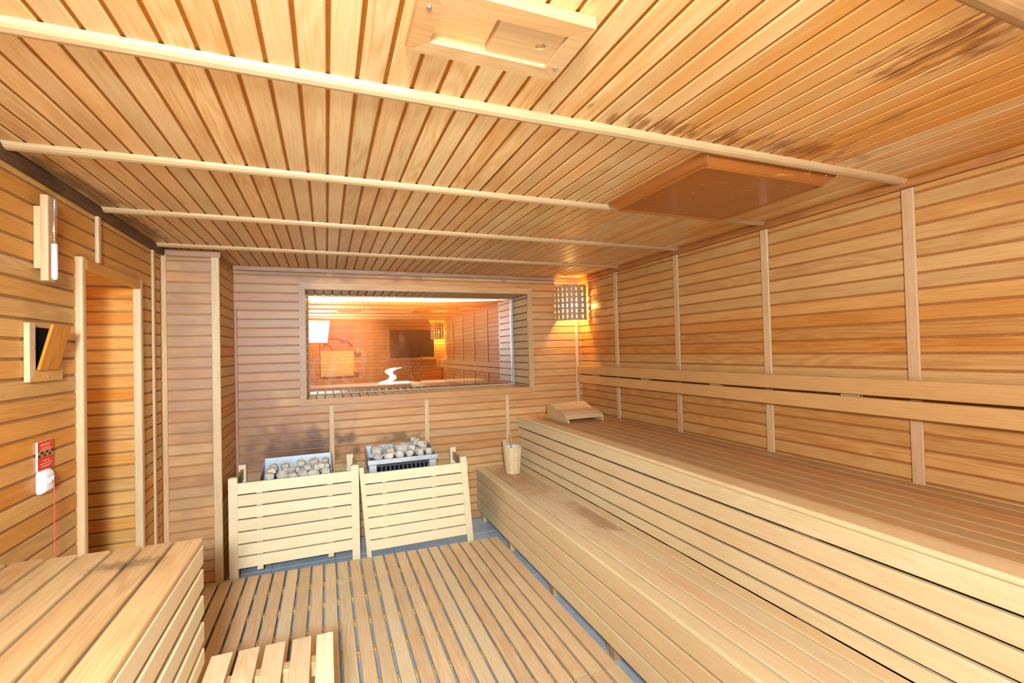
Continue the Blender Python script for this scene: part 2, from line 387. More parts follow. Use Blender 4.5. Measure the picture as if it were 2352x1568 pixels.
# back wall with window opening
wall_back = st(join_boxes('wall_back', [(-1.0, WX0-0.012, YB+GD, 4.45, 0, 2.23), (WX1+0.012, 2.4, YB+GD, 4.45, 0, 2.23),
    (WX0-0.012, WX1+0.012, YB+GD, 4.45, 0, WZ0-0.012), (WX0-0.012, WX1+0.012, YB+GD, 4.45, WZ1+0.012, 2.23)], M_GROOVE), 'end wall with the wide window above the heaters')
for b, t in rows(0.0, 2.112):
    if t < WZ0-0.03 or b > WZ1+0.03: segs = [(XC, XR)]
    else: segs = [(XC, WX0-0.02), (WX1+0.02, XR)]
    for a, c_ in segs: box('board', wall_back, a, c_, YB, YB+BT, b, t, M_WALL_B, 0.0022, along=0)
# left wall with the door recess
DY0, DY1, DZ = 2.44, 3.05, 1.856
wall_left = st(join_boxes('wall_left', [(-1.04, XL-GD, -1.15, DY0, 0, 2.23), (-1.04, XL-GD, DY1+GD, 4.02, 0, 2.23), (-1.04, XL-GD, DY0, DY1+GD, DZ+GD, 2.23)], M_GROOVE),
               'orange board-lined wall with the recessed doorway')
for b, t in rows(0.0, 2.112):
    segs = [(YF, YC)] if b > DZ+0.01 else [(YF, DY0), (DY1, YC)]
    for a, c_ in segs: box('board', wall_left, XL-BT, XL, a, c_, b, t, M_WALL_L, 0.0022, along=1)
# column
wall_column = st(join_boxes('wall_column', [(XL-0.02, XC-GD, YC+GD, 4.02, 0, 2.16)], M_GROOVE), 'boxed board-clad column beside the left heater')
for b, t in rows(0.0, 2.10, 2.078):
    box('board', wall_column, XL+0.03, XC-0.042, YC, YC+BT, b, t, M_WALL_B, 0.0022, along=0)
    box('board', wall_column, XC-BT, XC, YC+0.004, YB, b, t, M_WALL_L, 0.0022, along=1)
for n, (a, c_) in enumerate(((XL+0.002, XL+0.03), (XC-0.042, XC+0.004))):
    box('corner_strip', wall_column, a, c_, YC-0.012, YC+0.006, 0.0, 2.108, M_BATTEN, 0.003)
box('top_strip', wall_column, XL+0.02, XC+0.012, YC-0.016, YC+0.004, 2.105, 2.148, M_TRIM_B, 0.004)
# front wall, seen in the window's reflection
wall_front = st(join_boxes('wall_front', [(-1.04, 2.4, -1.15, YF-GD, 0, 2.23)], M_GROOVE), 'board-lined wall behind the camera, seen mirrored in the window')
for b, t in rows(0.0, 2.15):
    box('board', wall_front, XL, XR, YF-BT, YF, b, t, M_WALL, 0.0022, along=0)
# door recess
niche = st(join_boxes('wall_doorway', [(-1.62, -1.04, DY1+GD, DY1+0.07, 0, 2.0), (-1.62, -1.04, DY0-0.06, DY0, 0, 2.0), (-1.62, -1.04, DY0-0.06, DY1+0.07, DZ+GD, 2.0), (-1.68, -1.62, DY0-0.06, DY1+0.07, 0, 2.0)], M_GROOVE), 'board-lined reveal inside the recessed doorway')
for b, t in rows(0.0, DZ-0.002, 1.79):
    box('board', niche, -1.62, XL, DY1, DY1+BT, b, t, M_WALL_L, 0.0022, along=0)
y = DY0+0.005
while y < DY1-0.02:
    box('board', niche, -1.62, XL, y, min(y+BW, DY1-0.003), DZ, DZ+BT, M_WALL_L, 0.0022, along=0); y += PITCHB
door = tag(empty('door_1', (XL, 2.7, 0), 'pale round-edged casing around the doorway in the orange wall', kind='structure'), 'pale round-edged casing around the doorway in the orange wall')
box('casing_post', door, XL-0.008, XL+0.024, DY0-0.034, DY0+0.002, 0, 1.893, M_BATTEN, 0.009, 3)
box('casing_post', door, XL-0.014, XL+0.024, DY1-0.003, DY1+0.036, 0, 1.893, M_BATTEN, 0.009, 3)
box('casing_head', door, XL-0.008, XL+0.024, DY0+0.003, DY1-0.004, DZ-0.012, 1.893, M_WALL_L, 0.006, 2)

pl = bpy.data.lights.new('passage_fill', 'POINT'); pl.energy = 5; pl.color = (1.0, 0.72, 0.34); pl.shadow_soft_size = 0.06
plo = bpy.data.objects.new('passage_fill', pl); COL.objects.link(plo); plo.location = (-1.42, 2.62, 1.55)   # added unseen fill that warms the door recess
# ------------------------------------------------------------------ trims and battens
def trim(n, label, *a, **kw):
    o = box('trim_%d' % n, None, *a, **kw); return st(o, label)
tn = 1
for k, (y, lab) in enumerate(((1.229, 'pale half-round ceiling strip just beyond the ceiling hatch'), (1.915, 'ceiling strip running past the near edge of the doorway wall'),
        (2.61, 'third ceiling strip, above the doorway'), (3.325, 'ceiling strip nearest the window wall'), (0.50, 'ceiling strip above the camera'), (-0.17, 'ceiling strip behind the camera'), (-0.87, 'ceiling strip nearest the wall behind the camera'))):
    prof = [(y-0.025, ZC), (y-0.023, ZC-0.010), (y-0.014, ZC-0.017), (y, ZC-0.020), (y+0.014, ZC-0.017), (y+0.023, ZC-0.010), (y+0.025, ZC)]
    o = prism('trim_%d' % tn, None, prof, XL+0.002, XR-0.002, 0, M_TRIM if 0.3 < y < 0.7 else M_STRIP); st(o, lab); tn += 1
for k, y in enumerate((3.37, 2.63, 1.91, 1.21, 0.5, -0.2)):
    trim(tn, ('first', 'second', 'third', 'fourth', 'fifth', 'sixth')[k]+' pale upright batten on the long bench wall, counted from the lamp corner', XR-0.012, XR, y-0.023, y+0.023, 0.867, 2.108, M_BATTEN, 0.003); tn += 1
trim(tn, 'slim upright batten in the corner under the slatted lamp', 2.232, 2.262, YB-0.016, YB, 0.867, 2.06, M_BATTEN, 0.004); tn += 1
trim(tn, 'dark weathered strip where the doorway wall meets the ceiling', XL, XL+0.026, YF, YC, 2.104, ZC, M_DARKTRIM, 0.008, 2); tn += 1
trim(tn, 'brown top strip where the long bench wall meets the ceiling', XR-0.016, XR, YF, YB, 2.112, ZC, M_TRIM, 0.006, 2); tn += 1
trim(tn, 'greyish top strip above the window wall', XC, XR-0.016, YB-0.016, YB, 2.114, ZC, M_TRIM_B, 0.006, 2); tn += 1
trim(tn, 'upright half-round batten between doorway and column', XL, XL+0.014, 3.287, 3.318, 0, 2.104, M_BATTEN, 0.006, 3); tn += 1
trim(tn, 'short pale batten above the doorway casing', XL, XL+0.016, 2.577, 2.608, 1.896, 2.104, M_BATTEN, 0.006, 3); tn += 1
trim(tn, 'slim upright strip at the left edge of the window wall', XC, XC+0.02, YB-0.014, YB, 0.0, 1.83, M_TRIM_B, 0.004); tn += 1
for k, (a, b) in enumerate(((0.012, 0.048), (0.764, 0.801), (1.497, 1.534))):
    w_ = ('leftmost', 'middle', 'rightmost')[k]
    trim(tn, w_+' short batten above the window', a, b, YB-0.010, YB, 2.085, 2.114, M_TRIM_B, 0.002); tn += 1
    trim(tn, w_+' upright batten below the window', a, b, YB-0.012, YB, 0.0, 1.07, M_BATTEN, 0.003); tn += 1

# ------------------------------------------------------------------ window
win = empty('window_1', (0.8, YB, WZ0), 'wide window with mitred wooden frame, reflecting the room', kind='structure')
FW = 0.045
def mitre(name, pts2, y0, y1, mat):
    return prism(name, win, pts2, y0, y1, 1, mat)
ox0, ox1, oz0, oz1 = WX0-FW, WX1+FW, WZ0-0.05, WZ1+0.052
mitre('frame_rail', [(ox0+0.001, oz1), (WX0+0.001, WZ1), (WX1-0.001, WZ1), (ox1-0.001, oz1)], YB-0.02, YB+0.006, M_WALL_B)
mitre('frame_rail', [(ox0+0.001, oz0), (ox1-0.001, oz0), (WX1-0.001, WZ0), (WX0+0.001, WZ0)], YB-0.02, YB+0.006, M_WALL_B)
mitre('frame_stile', [(ox0, oz0), (WX0, WZ0), (WX0, WZ1), (ox0, oz1)], YB-0.02, YB+0.006, M_WALL_B)
mitre('frame_stile', [(ox1, oz0), (ox1, oz1), (WX1, WZ1), (WX1, WZ0)], YB-0.02, YB+0.006, M_WALL_B)
for b, t in rows(WZ0, WZ1):
    for x0, x1 in ((WX0-0.010, WX0), (WX1, WX1+0.010)):
        box('reveal_board', win, x0, x1, YB+0.007, 4.44, b, t, M_PALE, 0.002, along=1)
x = WX0+0.003
while x < WX1-0.02:
    for z0, z1 in ((WZ0-0.010, WZ0), (WZ1, WZ1+0.010)):
        box('reveal_board', win, x, min(x+BW, WX1), YB+0.007, 4.44, z0, z1, M_PALE, 0.002, along=1)
    x += PITCHB
pane = box('pane', win, WX0+0.001, WX1-0.001, YP, YP+0.006, WZ0+0.001, WZ1-0.001, M_PANE, 0.0005)
for x0, x1, mt in ((WX0+0.001, WX0+0.012, M_TRIM), (WX1-0.016, WX1-0.001, M_STEEL)):
    box('glazing_strip', win, x0, x1, YP-0.022, YP-0.001, WZ0+0.001, WZ1-0.001, mt, 0.003)
for z0, z1 in ((WZ0+0.001, WZ0+0.012), (WZ1-0.012, WZ1-0.001)):
    box('glazing_strip', win, WX0+0.017, WX1-0.017, YP-0.018, YP-0.001, z0, z1, M_PALE, 0.002)
# dark window on the wall behind the camera
win2 = empty('window_2', (1.7, YF, 1.3), 'dark window behind the camera, seen mirrored in the glass', kind='structure')
box('pane', win2, 1.20, 2.10, YF+0.001, YF+0.008, 1.36, 1.94, M_PANE_DARK, 0.001)
for a in ((1.15, 2.15, 1.94, 1.985), (1.15, 2.15, 1.315, 1.36), (1.15, 1.20, 1.36, 1.94), (2.10, 2.15, 1.36, 1.94)):
    box('frame', win2, a[0], a[1], YF+0.001, YF+0.02, a[2], a[3], M_WALL, 0.003)

# ------------------------------------------------------------------ benches on the right
UZ, LZ = 0.867, 0.447
BY0 = YF+0.01
ub = empty('upper_bench', (1.95, 1.5, 0), 'long tall slatted bench along the battened wall', 'bench')
SX = [1.603, 1.7075, 1.79, 1.875, 1.962, 2.051, 2.137, 2.219, 2.297]
for a, b in zip(SX[:-1], SX[1:]):
    first = a < 1.65
    box('seat_slat', ub, a if first else a+0.003, b-0.003, BY0, YB-0.002, UZ-0.022, UZ, M_BENCH if first else M_SEAT, 0.009 if first else 0.003, 3 if first else 1, along=1)
for t in (0.845, 0.7595, 0.674, 0.588):
    box('front_board', ub, 1.613, 1.635, BY0, YB-0.002, t-0.0745, t, M_BENCH, 0.004, 2, along=1)
box('front_board', ub, 1.613, 1.635, BY0, YB-0.002, LZ+0.001, 0.502, M_BENCH, 0.004, 2, along=1)
for y in (3.93, 3.33, 2.625, 1.955, 1.235, 0.5, -0.3):
    box('post', ub, 1.636, 1.69, y-0.045, y+0.045, 0.0, UZ-0.023, M_LEG, 0.002)
    box('bearer', ub, 1.70, 2.29, y-0.02, y+0.02, UZ-0.07, UZ-0.023, M_LEG, 0.002)
box('wall_rail', ub, 2.25, 2.296, BY0, YB-0.01, UZ-0.11, UZ-0.071, M_LEG, 0.002)

lb = empty('lower_bench', (1.4, 1.5, 0), 'low slatted step bench in front of the tall bench', 'bench')
SX = [1.205, 1.285, 1.369, 1.454, 1.540, 1.612]
for k, (a, b) in enumerate(zip(SX[:-1], SX[1:])):
    box('seat_slat', lb, a if k == 0 else a+0.005, b-0.005 if k < 4 else b, BY0, YB-0.002, LZ-0.024, LZ, M_BENCH if k in (0, 4) else M_SEATLOW, 0.008 if k == 0 else 0.004, 3 if k == 0 else 1, along=1)
for t, h in ((0.4225, 0.0785), (0.334, 0.0785), (0.2475, 0.0785), (0.161, 0.082)):
    box('front_board', lb, 1.209, 1.231, BY0, YB-0.002, t-h, t, M_BENCH, 0.004, 2, along=1)
for y in (3.93, 3.29, 2.59, 1.95, 1.2, 0.5, -0.3):
    leg = box('leg', lb, 1.233, 1.275, y-0.047, y-0.002, 0.0, LZ-0.025, M_LEG, 0.002)
    box('leg', lb, 1.245, 1.285, y+0.002, y+0.045, 0.0, LZ-0.025, M_LEG, 0.002)
    box('bearer', lb, 1.29, 1.608, y-0.02, y+0.02, LZ-0.07, LZ-0.026, M_LEG, 0.002)
box('back_rail', lb, 1.575, 1.611, BY0, YB-0.01, LZ-0.11, LZ-0.071, M_LEG, 0.002)

bk = empty('backrest', (2.25, 1.5, 1.15), 'two-board backrest rail along the battened wall', 'backrest')
for z0, z1 in ((1.228, 1.303), (1.143, 1.2165)):
    box('rail_board', bk, XR-0.062, XR-0.036, BY0, YB-0.01, z0, z1, M_BACKREST, 0.004, 2, along=1)
for y in (3.7, 2.98, 2.28, 1.46, 0.75, 0.0):
    box('spacer_block', bk, XR-0.035, XR-0.0005, y-0.042, y+0.042, 1.15, 1.296, M_PALE, 0.002)

# ------------------------------------------------------------------ benches on the left
LY = 1.855
lu = empty('upper_bench', (-0.66, 0.5, 0), 'worn slatted bench corner in the foreground with grey spots', 'bench')
SX = [(-0.473, -0.395), (-0.556, -0.483), (-0.636, -0.566), (-0.720, -0.647), (-0.803, -0.731), (-0.893, -0.817), (-0.936, -0.905)]
for k, (a, b) in enumerate(SX):
    box('seat_slat', lu, a, b, BY0, LY+0.003*(k % 3)+0.004*k, UZ-0.022, UZ, M_LBENCH, 0.006, 2, along=1)
for t in (0.8445, 0.765, 0.678, 0.591, 0.504):
    box('front_board', lu, -0.415, -0.394, BY0, LY, t-(0.064 if t > 0.55 else 0.052), t, M_FENCE, 0.004, 2, along=1)
for y in (1.80, 1.1, 0.4, -0.5):
    box('post', lu, -0.47, -0.417, y-0.03, y+0.03, 0.0, UZ-0.023, M_LEG, 0.002)
    box('bearer', lu, -0.93, -0.472, y-0.02, y+0.02, UZ-0.07, UZ-0.023, M_LEG, 0.002)
    box('post', lu, -0.93, -0.88, y-0.03, y+0.03, 0.0, UZ-0.071, M_LEG, 0.002)
ls = empty('step_bench', (-0.19, 0.5, 0), 'low slatted step below the foreground bench', 'bench')
for k, (a, b) in enumerate(((-0.051, 0.006), (-0.131, -0.067), (-0.218, -0.152), (-0.301, -0.235), (-0.385, -0.319))):
    box('seat_slat', ls, a, b, BY0, 1.882+0.004*k, LZ-0.022, LZ, M_FENCE if k == 0 else M_GRATE, 0.004, 2, along=1)
for y in (1.78, 1.1, 0.4, -0.5):
    box('bearer', ls, -0.385, 0.0, y-0.022, y+0.022, LZ-0.07, LZ-0.023, M_LEG, 0.002)
    for x in (-0.36, -0.05):
        box('leg', ls, x, x+0.045, y-0.022, y+0.022, 0.06, LZ-0.071, M_LEG, 0.002)

# ------------------------------------------------------------------ floor gratings
def grating(name, y0, y1, label, far=None):
    g = empty(name, (0.25, (y0+y1)/2, 0), label, 'floor grating')
    x = -0.722
    k = 0
    while x < 1.16:
        ye = y1 if far is None else far(x)
        box('slat', g, x, x+0.0635, y0+random.uniform(0, 0.006), ye, 0.033, 0.055, M_GRATE, 0.003, 1, along=1)
        x += 0.0769; k += 1
    n = max(2, int((y1-y0)/0.26)); 
    for j in range(n):
        yy = y0+0.08+(y1-y0-0.26)*j/(n-1)
        box('bearer', g, -0.715, 1.185, yy-0.022, yy+0.022, 0.001, 0.0325, M_LEG, 0.002)
    return g
grating('floor_grating', 1.811, 3.43, 'slatted walkway panel on the floor in front of the heaters', lambda x: 3.472-0.043*(x+0.72))
grating('floor_grating', -0.95, 1.805, 'nearer slatted walkway panel, butting against the panel by the heaters')

# ------------------------------------------------------------------ heater guards
def guard(label, xl0, xl1, xr0, xr1, ztop, zrail, shear, rear, feet, sides):
    g = empty('heater_guard', ((xl0+xr1)/2, 3.5, 0), label, 'heater guard')
    def sh(z): return shear*(z/0.66)
    for a, b in ((xl0, xl1), (xr0, xr1)):
        poly = [(a, 0.0), (b, 0.0), (b+sh(ztop)-0.0, ztop-0.004), (b+sh(ztop)-0.006, ztop), (a+sh(ztop)+0.006, ztop), (a+sh(ztop), ztop-0.004)]
        prism('post', g, poly, 3.483, 3.525, 1, M_FENCE)
    for i in range(7):
        z1 = zrail-i*0.0794; z0 = z1-0.070
        poly = [(xl1+sh(z0)-0.002, z0), (xr0+sh(z0)+0.002, z0), (xr0+sh(z1)+0.002, z1), (xl1+sh(z1)-0.002, z1)]
        prism('slat', g, poly, 3.492, 3.510, 1, M_FENCE)
    for x in feet:
        box('back_batten', g, x-0.018, x+0.018, 3.511, 3.533, 0.072, zrail-0.015, M_FENCE, 0.002)
    for x in rear:
        box('rear_post', g, x-0.025, x+0.025, 3.925, 3.971, 0.0, ztop-0.01, M_FENCE, 0.003)
    for x in sides:
        for i in range(3):
            z1 = zrail-i*0.12
            box('side_slat', g, x-0.009, x+0.009, 3.526, 3.924, z1-0.07, z1, M_LEG, 0.003)
    return g
guard('left slatted wooden guard standing upright before the heater', -0.600, -0.549, 0.146, 0.197, 0.690, 0.650, 0.0, (-0.585, 0.158), (-0.427, 0.008), (-0.585, 0.185))
guard('right slatted wooden guard, leaning a little to the left', 0.246, 0.2775, 0.978, 1.025, 0.665, 0.618, -0.046, (0.99,), (0.375, 0.735), (0.995,))

# ------------------------------------------------------------------ heaters with stones
def heater(label, x0, x1, yb, zb, yf, zf, stones, slabel, sgroup, lift, slope=0.012):
    cx = (x0+x1)/2
    h = empty('sauna_heater', (cx, (yb+yf)/2, 0), label, 'heater')
    box('body', h, x0+0.03, x1-0.03, yf+0.05, yb-0.03, 0.12, zf-0.135, M_STEEL, 0.006, 2)
    for sx in (x0+0.05, x1-0.09):
        for sy in (yf+0.16, yb-0.08):
            box('foot', h, sx, sx+0.04, sy, sy+0.04, 0.0, 0.119, M_STEEL_D, 0.003)
    # tray walls: tall back plate, low front lip, sloping cheeks
    box('back_plate', h, x0, x1, yb-0.006, yb, zf-0.10, zb, M_STEEL, 0.001)
    box('front_lip', h, x0-0.008, x1+0.008, yf-0.004, yf+0.004, zf-0.035, zf, M_STEEL, 0.002)
    for xx in (x0, x1):
        prism('cheek', h, [(yb-0.007, zb), (yb-0.007, zf-0.10), (yf+0.06, zf-0.11), (yf+0.005, zf-0.04), (yf+0.005, zf)], xx-0.003, xx+0.003, 0, M_STEEL)
    for k in range(9):
        yy = yf+0.02+(yb-yf-0.04)*k/8
        box('grate_bar', h, x0+0.005, x1-0.005, yy-0.004, yy+0.004, zf-0.058, zf-0.05, M_STEEL_D, 0.001)
    for k in range(11):
        xx = x0+0.09+(x1-x0-0.18)*k/10
        box('louvre', h, xx-0.006, xx+0.006, yf+0.02, yf+0.05, zf-0.133, zf-0.06, M_STEEL_D, 0.001)
    box('inner_shade', h, x0+0.06, x1-0.06, yf+0.055, yb-0.02, zf-0.134, zf-0.06, M_DARK, 0.001)
    box('lower_lip', h, x0-0.012, x1+0.012, yf-0.002, yf+0.045, zf-0.148, zf-0.1355, M_STEEL, 0.002)
    for sx in ((x0+0.0, x0+0.055), (x1-0.055, x1)):
        box('corner_block', h, sx[0], sx[1], yf+0.006, yf+0.045, zf-0.134, zf-0.04, M_STEEL, 0.004, 2)
    ORD = ('first', 'second', 'third', 'fourth', 'fifth', 'sixth', 'seventh', 'eighth')
    labels = {}
    rowsd = {'front': [q for q in stones if q[1] < 0.25 and q[2] < 0.015], 'middle': [q for q in stones if 0.25 <= q[1] < 0.7 and q[2] < 0.015], 'back': [q for q in stones if q[1] >= 0.7 and q[2] < 0.015], 'top': [q for q in stones if q[2] >= 0.015]}
    for rn, qs in rowsd.items():
        for n_, q in enumerate(sorted(qs)):
            labels[(q[0], q[1])] = '%s beige stone from the left, %s, %s' % (ORD[n_], 'lying on top of the others' if rn == 'top' else rn+' row', slabel)
    for (u, v, w, s) in stones:
        px = x0+0.04+(x1-x0-0.08)*u; py = yf+0.045+(yb-yf-0.09)*v
        pz = zf-0.05+0.75*s+w+lift+v*slope
        rock(px, py, pz, s*0.97, labels[(u, v)], sgroup)
ROCKS = []
def rock_mesh(seed):
    rnd = random.Random(seed); import bmesh
    bm = bmesh.new(); bmesh.ops.create_cube(bm, size=1.6)
    bmesh.ops.subdivide_edges(bm, edges=bm.edges, cuts=2, use_grid_fill=True)
    ax = [Vector((rnd.uniform(-1, 1), rnd.uniform(-1, 1), rnd.uniform(-1, 1))).normalized() for _ in range(5)]
    for v in bm.verts:
        n = v.co.normalized(); v.co = v.co.lerp(n*0.98, 0.52)
        for a in ax:
            d = v.co.dot(a)
            if d > 0.80: v.co -= a*(d-0.80)
        v.co += Vector((rnd.uniform(-1, 1), rnd.uniform(-1, 1), rnd.uniform(-1, 1)))*0.045
    me = bpy.data.meshes.new('stone'); bm.to_mesh(me); bm.free(); me.materials.append(M_STONE)
    return me
ROCKS = [rock_mesh(s) for s in range(9)]
rr = random.Random(5)
def rock(x, y, z, s, label, group):
    o = bpy.data.objects.new('stone', rr.choice(ROCKS))
    M4 = Matrix.Translation((x, y, z)) @ Matrix.Rotation(rr.uniform(0, 6.28), 4, 'Z') @ Matrix.Rotation(rr.uniform(-0.5, 0.5), 4, 'X') @ Matrix.Diagonal((s*rr.uniform(0.95, 1.2), s*rr.uniform(0.9, 1.05), s*rr.uniform(0.8, 1.0), 1))
    reg(o, M4, None); tag(o, label, 'stone', group)
L_ST = [(0.06, 0.80, 0, .034), (0.27, 0.82, 0, .034), (0.55, 0.9, 0, .036), (0.78, 0.9, 0, .036), (0.99, 0.88, 0, .035),
        (0.05, 0.48, 0.0, .04), (0.29, 0.50, 0, .032), (0.49, 0.56, 0, .028), (0.66, 0.60, 0, .033), (0.84, 0.52, 0.0, .035), (1.0, 0.55, 0, .034),
        (0.03, 0.14, 0.0, .041), (0.24, 0.16, 0.0, .040), (0.43, 0.10, 0, .033), (0.61, 0.17, 0, .035), (0.80, 0.12, 0, .036), (0.99, 0.17, 0.0, .036),
        (0.40, 0.34, 0.022, .026), (0.93, 0.33, 0.03, .03)]
R_ST = [(0.08, 0.80, 0.0, .042), (0.30, 0.84, 0, .034), (0.48, 0.88, 0.0, .038), (0.70, 0.86, 0.0, .036), (0.97, 0.86, 0.0, .036),
        (0.10, 0.48, 0.012, .042), (0.31, 0.52, 0.0, .036), (0.52, 0.50, 0.01, .042), (0.72, 0.50, 0.008, .037), (0.92, 0.46, 0.004, .042),
        (0.06, 0.10, 0, .034), (0.27, 0.08, 0, .035), (0.46, 0.10, 0, .036), (0.64, 0.12, 0.0, .037), (0.82, 0.14, 0.002, .036), (1.0, 0.16, 0.0, .036),
        (0.83, 0.70, 0.045, .034), (0.88, 0.34, 0.048, .036), (0.80, 0.90, 0.06, .026)]
heater('steel sauna heater with sparse stones behind the upright guard', -0.435, 0.020, 3.905, 0.716, 3.575, 0.632, L_ST, 'left heater', 'stones in the left heater', 0.016, 0.045)
heater('steel sauna heater heaped with stones behind the leaning guard', 0.275, 0.770, 3.93, 0.732, 3.575, 0.690, R_ST, 'right heater', 'stones in the right heater', 0.030, 0.016)

# ------------------------------------------------------------------ bucket and ladle
bx, by = 1.432, 3.665
bu = empty('water_bucket', (bx, by, LZ), 'pale wooden stave bucket standing on the low bench', 'bucket')
NST, RB, RT, HB = 14, 0.062, 0.083, 0.218
for k in range(NST):
    a0, a1 = 2*math.pi*k/NST, 2*math.pi*(k+1)/NST-0.012
    tall = k in (7,)
    h = 0.285 if tall else HB
    vs = []
    for z in (0.0, h):
        r = RB+(RT-RB)*z/HB
        for rr_, a in ((r, a0), (r, a1), (r-0.010, a1), (r-0.010, a0)):
            vs.append((bx+rr_*math.cos(a), by+rr_*math.sin(a), LZ+0.001+z))
    free_mesh('stave', vs, [(0, 1, 5, 4), (1, 2, 6, 5), (2, 3, 7, 6), (3, 0, 4, 7), (3, 2, 1, 0), (4, 5, 6, 7)], M_BUCKET, bu)
lathe('liner', bu, (bx, by, LZ), [(0.049, 0.008), (0.0495, 0.012), (0.0705, 0.2155), (0.0715, 0.2155), (0.0505, 0.008)], M_LINER, 18, caps=False)
lathe('base', bu, (bx, by, LZ), [(0.048, 0.002), (0.048, 0.012)], M_LINER, 18)
ld = empty('ladle', (bx, by, LZ+0.02), 'wooden ladle leaning in the stave bucket', 'ladle')
tube('handle', ld, [(bx-0.005, by+0.0, LZ+0.045), (bx-0.001, by+0.02, LZ+0.17), (bx+0.003, by+0.045, LZ+0.315)], 0.0075, M_LEG, 8)
lathe('bowl', ld, (bx-0.006, by-0.004, LZ+0.016), [(0.004, 0), (0.02, 0.004), (0.028, 0.02), (0.028, 0.034), (0.025, 0.034), (0.02, 0.01), (0.003, 0.006)], M_LAMPWOOD, 12)

# ------------------------------------------------------------------ headrest
hr = empty('headrest', (1.96, 3.54, UZ), 'wavy slatted wooden headrest lying on the tall bench', 'headrest')
HP = [(3.345, 0.006), (3.36, 0.022), (3.39, 0.044), (3.43, 0.062), (3.47, 0.072), (3.50, 0.073), (3.525, 0.072), (3.545, 0.076), (3.58, 0.090), (3.62, 0.105), (3.66, 0.115), (3.69, 0.117)]
for x in (1.793, 2.112):
    poly = [(3.345, UZ+0.001)]+[(y, UZ+0.004+z) for y, z in HP]+[(3.725, UZ+0.115), (3.728, UZ+0.001)]
    prism('side_panel', hr, poly, x, x+0.014, 0, M_PALE)
sp = HP[1:]
cum = []
for j in range(len(sp)-1):
    (ya, za), (yb_, zb_) = sp[j], sp[j+1]
    d = Vector((0, yb_-ya, zb_-za)); nrm = Vector((0, -d.z, d.y)).normalized()
    off = nrm*0.007
    p0 = Vector((1.785, (ya+yb_)/2, UZ+0.004+(za+zb_)/2))+off
    bar('slat', hr, p0, p0+Vector((0.349, 0, 0)), d.length-0.002, 0.008, M_PALE, nrm, 0.0015)

# ------------------------------------------------------------------ slatted corner lamps
def corner_lamp(label, cx, cy, sy, power):
    """cx, cy: room corner; sy: -1 when the room lies towards -y, +1 when it lies towards +y"""
    A = Vector((cx-0.262, cy+sy*0.012, 0)); B = Vector((cx-0.012, cy+sy*0.150, 0))
    z0, z1 = 1.735, 2.065
    lm = empty('corner_lamp', (cx-0.1, cy+sy*0.06, z0), label, 'lamp')
    ch = B-A; nrm = Vector((ch.y, -ch.x, 0)).normalized()
    if nrm.dot(Vector((-1, sy, 0))) < 0: nrm = -nrm
    def at(t): return A+ch*t+nrm*0.055*math.sin(math.pi*t)
    ts = [0.02, 0.145, 0.29, 0.435, 0.58, 0.755, 0.93]
    ws = [0.032, 0.034, 0.032, 0.032, 0.034, 0.045, 0.034]
    for t, w in zip(ts, ws):
        p = at(t); d = (at(min(t+0.05, 1.05))-at(t-0.05)).normalized(); n = Vector((d.y, -d.x, 0))
        bar('slat', lm, (p.x, p.y, z0), (p.x, p.y, z1), w, 0.007, M_LAMPWOOD, n, 0.001)
    for k in range(7):
        z = z0+0.012+(z1-z0-0.024)*k/6
        vs, fs = [], []
        N = 10
        for j in range(N+1):
            t = 0.0+1.0*j/N; p = at(t)-nrm*0.008
            for dy, dz in ((0, -0.013), (0, 0.013), (-0.005, 0.013), (-0.005, -0.013)):
                q = p+nrm*dy; vs.append((q.x, q.y, z+dz))
        for j in range(N):
            for e in range(4):
                fs.append((j*4+e, j*4+(e+1) % 4, (j+1)*4+(e+1) % 4, (j+1)*4+e))
        fs += [(3, 2, 1, 0), (N*4, N*4+1, N*4+2, N*4+3)]
        free_mesh('cross_lath', vs, fs, M_LAMPWOOD, lm)
    bz = 1.888
    bc = Vector((cx-0.115, cy+sy*0.075, bz))
    so = lathe('socket', lm, (bc.x, bc.y, bz+0.024), [(0.017, 0), (0.02, 0.006), (0.02, 0.04), (0.008, 0.05)], M_WHITE, 12)
    lathe('bulb', so, (bc.x, bc.y, bz), [(0.002, -0.030), (0.016, -0.026), (0.026, -0.010), (0.028, 0.002), (0.024, 0.014), (0.015, 0.022)], emit('bulb_glow_%d' % int(power), (1.0, 0.60, 0.17, 1), power), 14)
    q = bc.copy()
    bar('lamp_arm', lm, (bc.x, bc.y, bz+0.078), (cx-0.12, cy+sy*0.001, bz+0.078), 0.018, 0.012, M_LAMPWOOD, (0, 0, 1), 0.001)
    return lm
corner_lamp('glowing slatted corner lamp beside the window', XR, YB, -1, 900)
corner_lamp('slatted corner lamp behind the camera, seen mirrored in the window', XR, YF, 1, 4000)
# ------------------------------------------------------------------ ceiling hatch
ht = empty('ceiling_hatch', (0.35, 0.915, ZC), 'framed wooden vent hatch in the ceiling with a sliding panel', 'vent')
hx0, hx1, hy0, hy1, hw = 0.171, 0.527, 0.815, 1.012, 0.042
zb_ = ZC-0.026
def hpr(name, pts, z0, z1, mat): return prism(name, ht, pts, z0, z1, 2, mat)
i0, i1, j0, j1 = hx0+hw, hx1-hw, hy0+hw, hy1-hw
hpr('frame_rail', [(hx0+0.001, hy1), (i0+0.001, j1), (i1-0.001, j1), (hx1-0.001, hy1)], zb_, ZC-0.0005, M_HATCH)
hpr('frame_rail', [(hx0+0.001, hy0), (hx1-0.001, hy0), (i1-0.001, j0), (i0+0.001, j0)], zb_, ZC-0.0005, M_HATCH)
hpr('frame_stile', [(hx0, hy0), (i0, j0), (i0, j1), (hx0, hy1)], zb_, ZC-0.0005, M_HATCH)
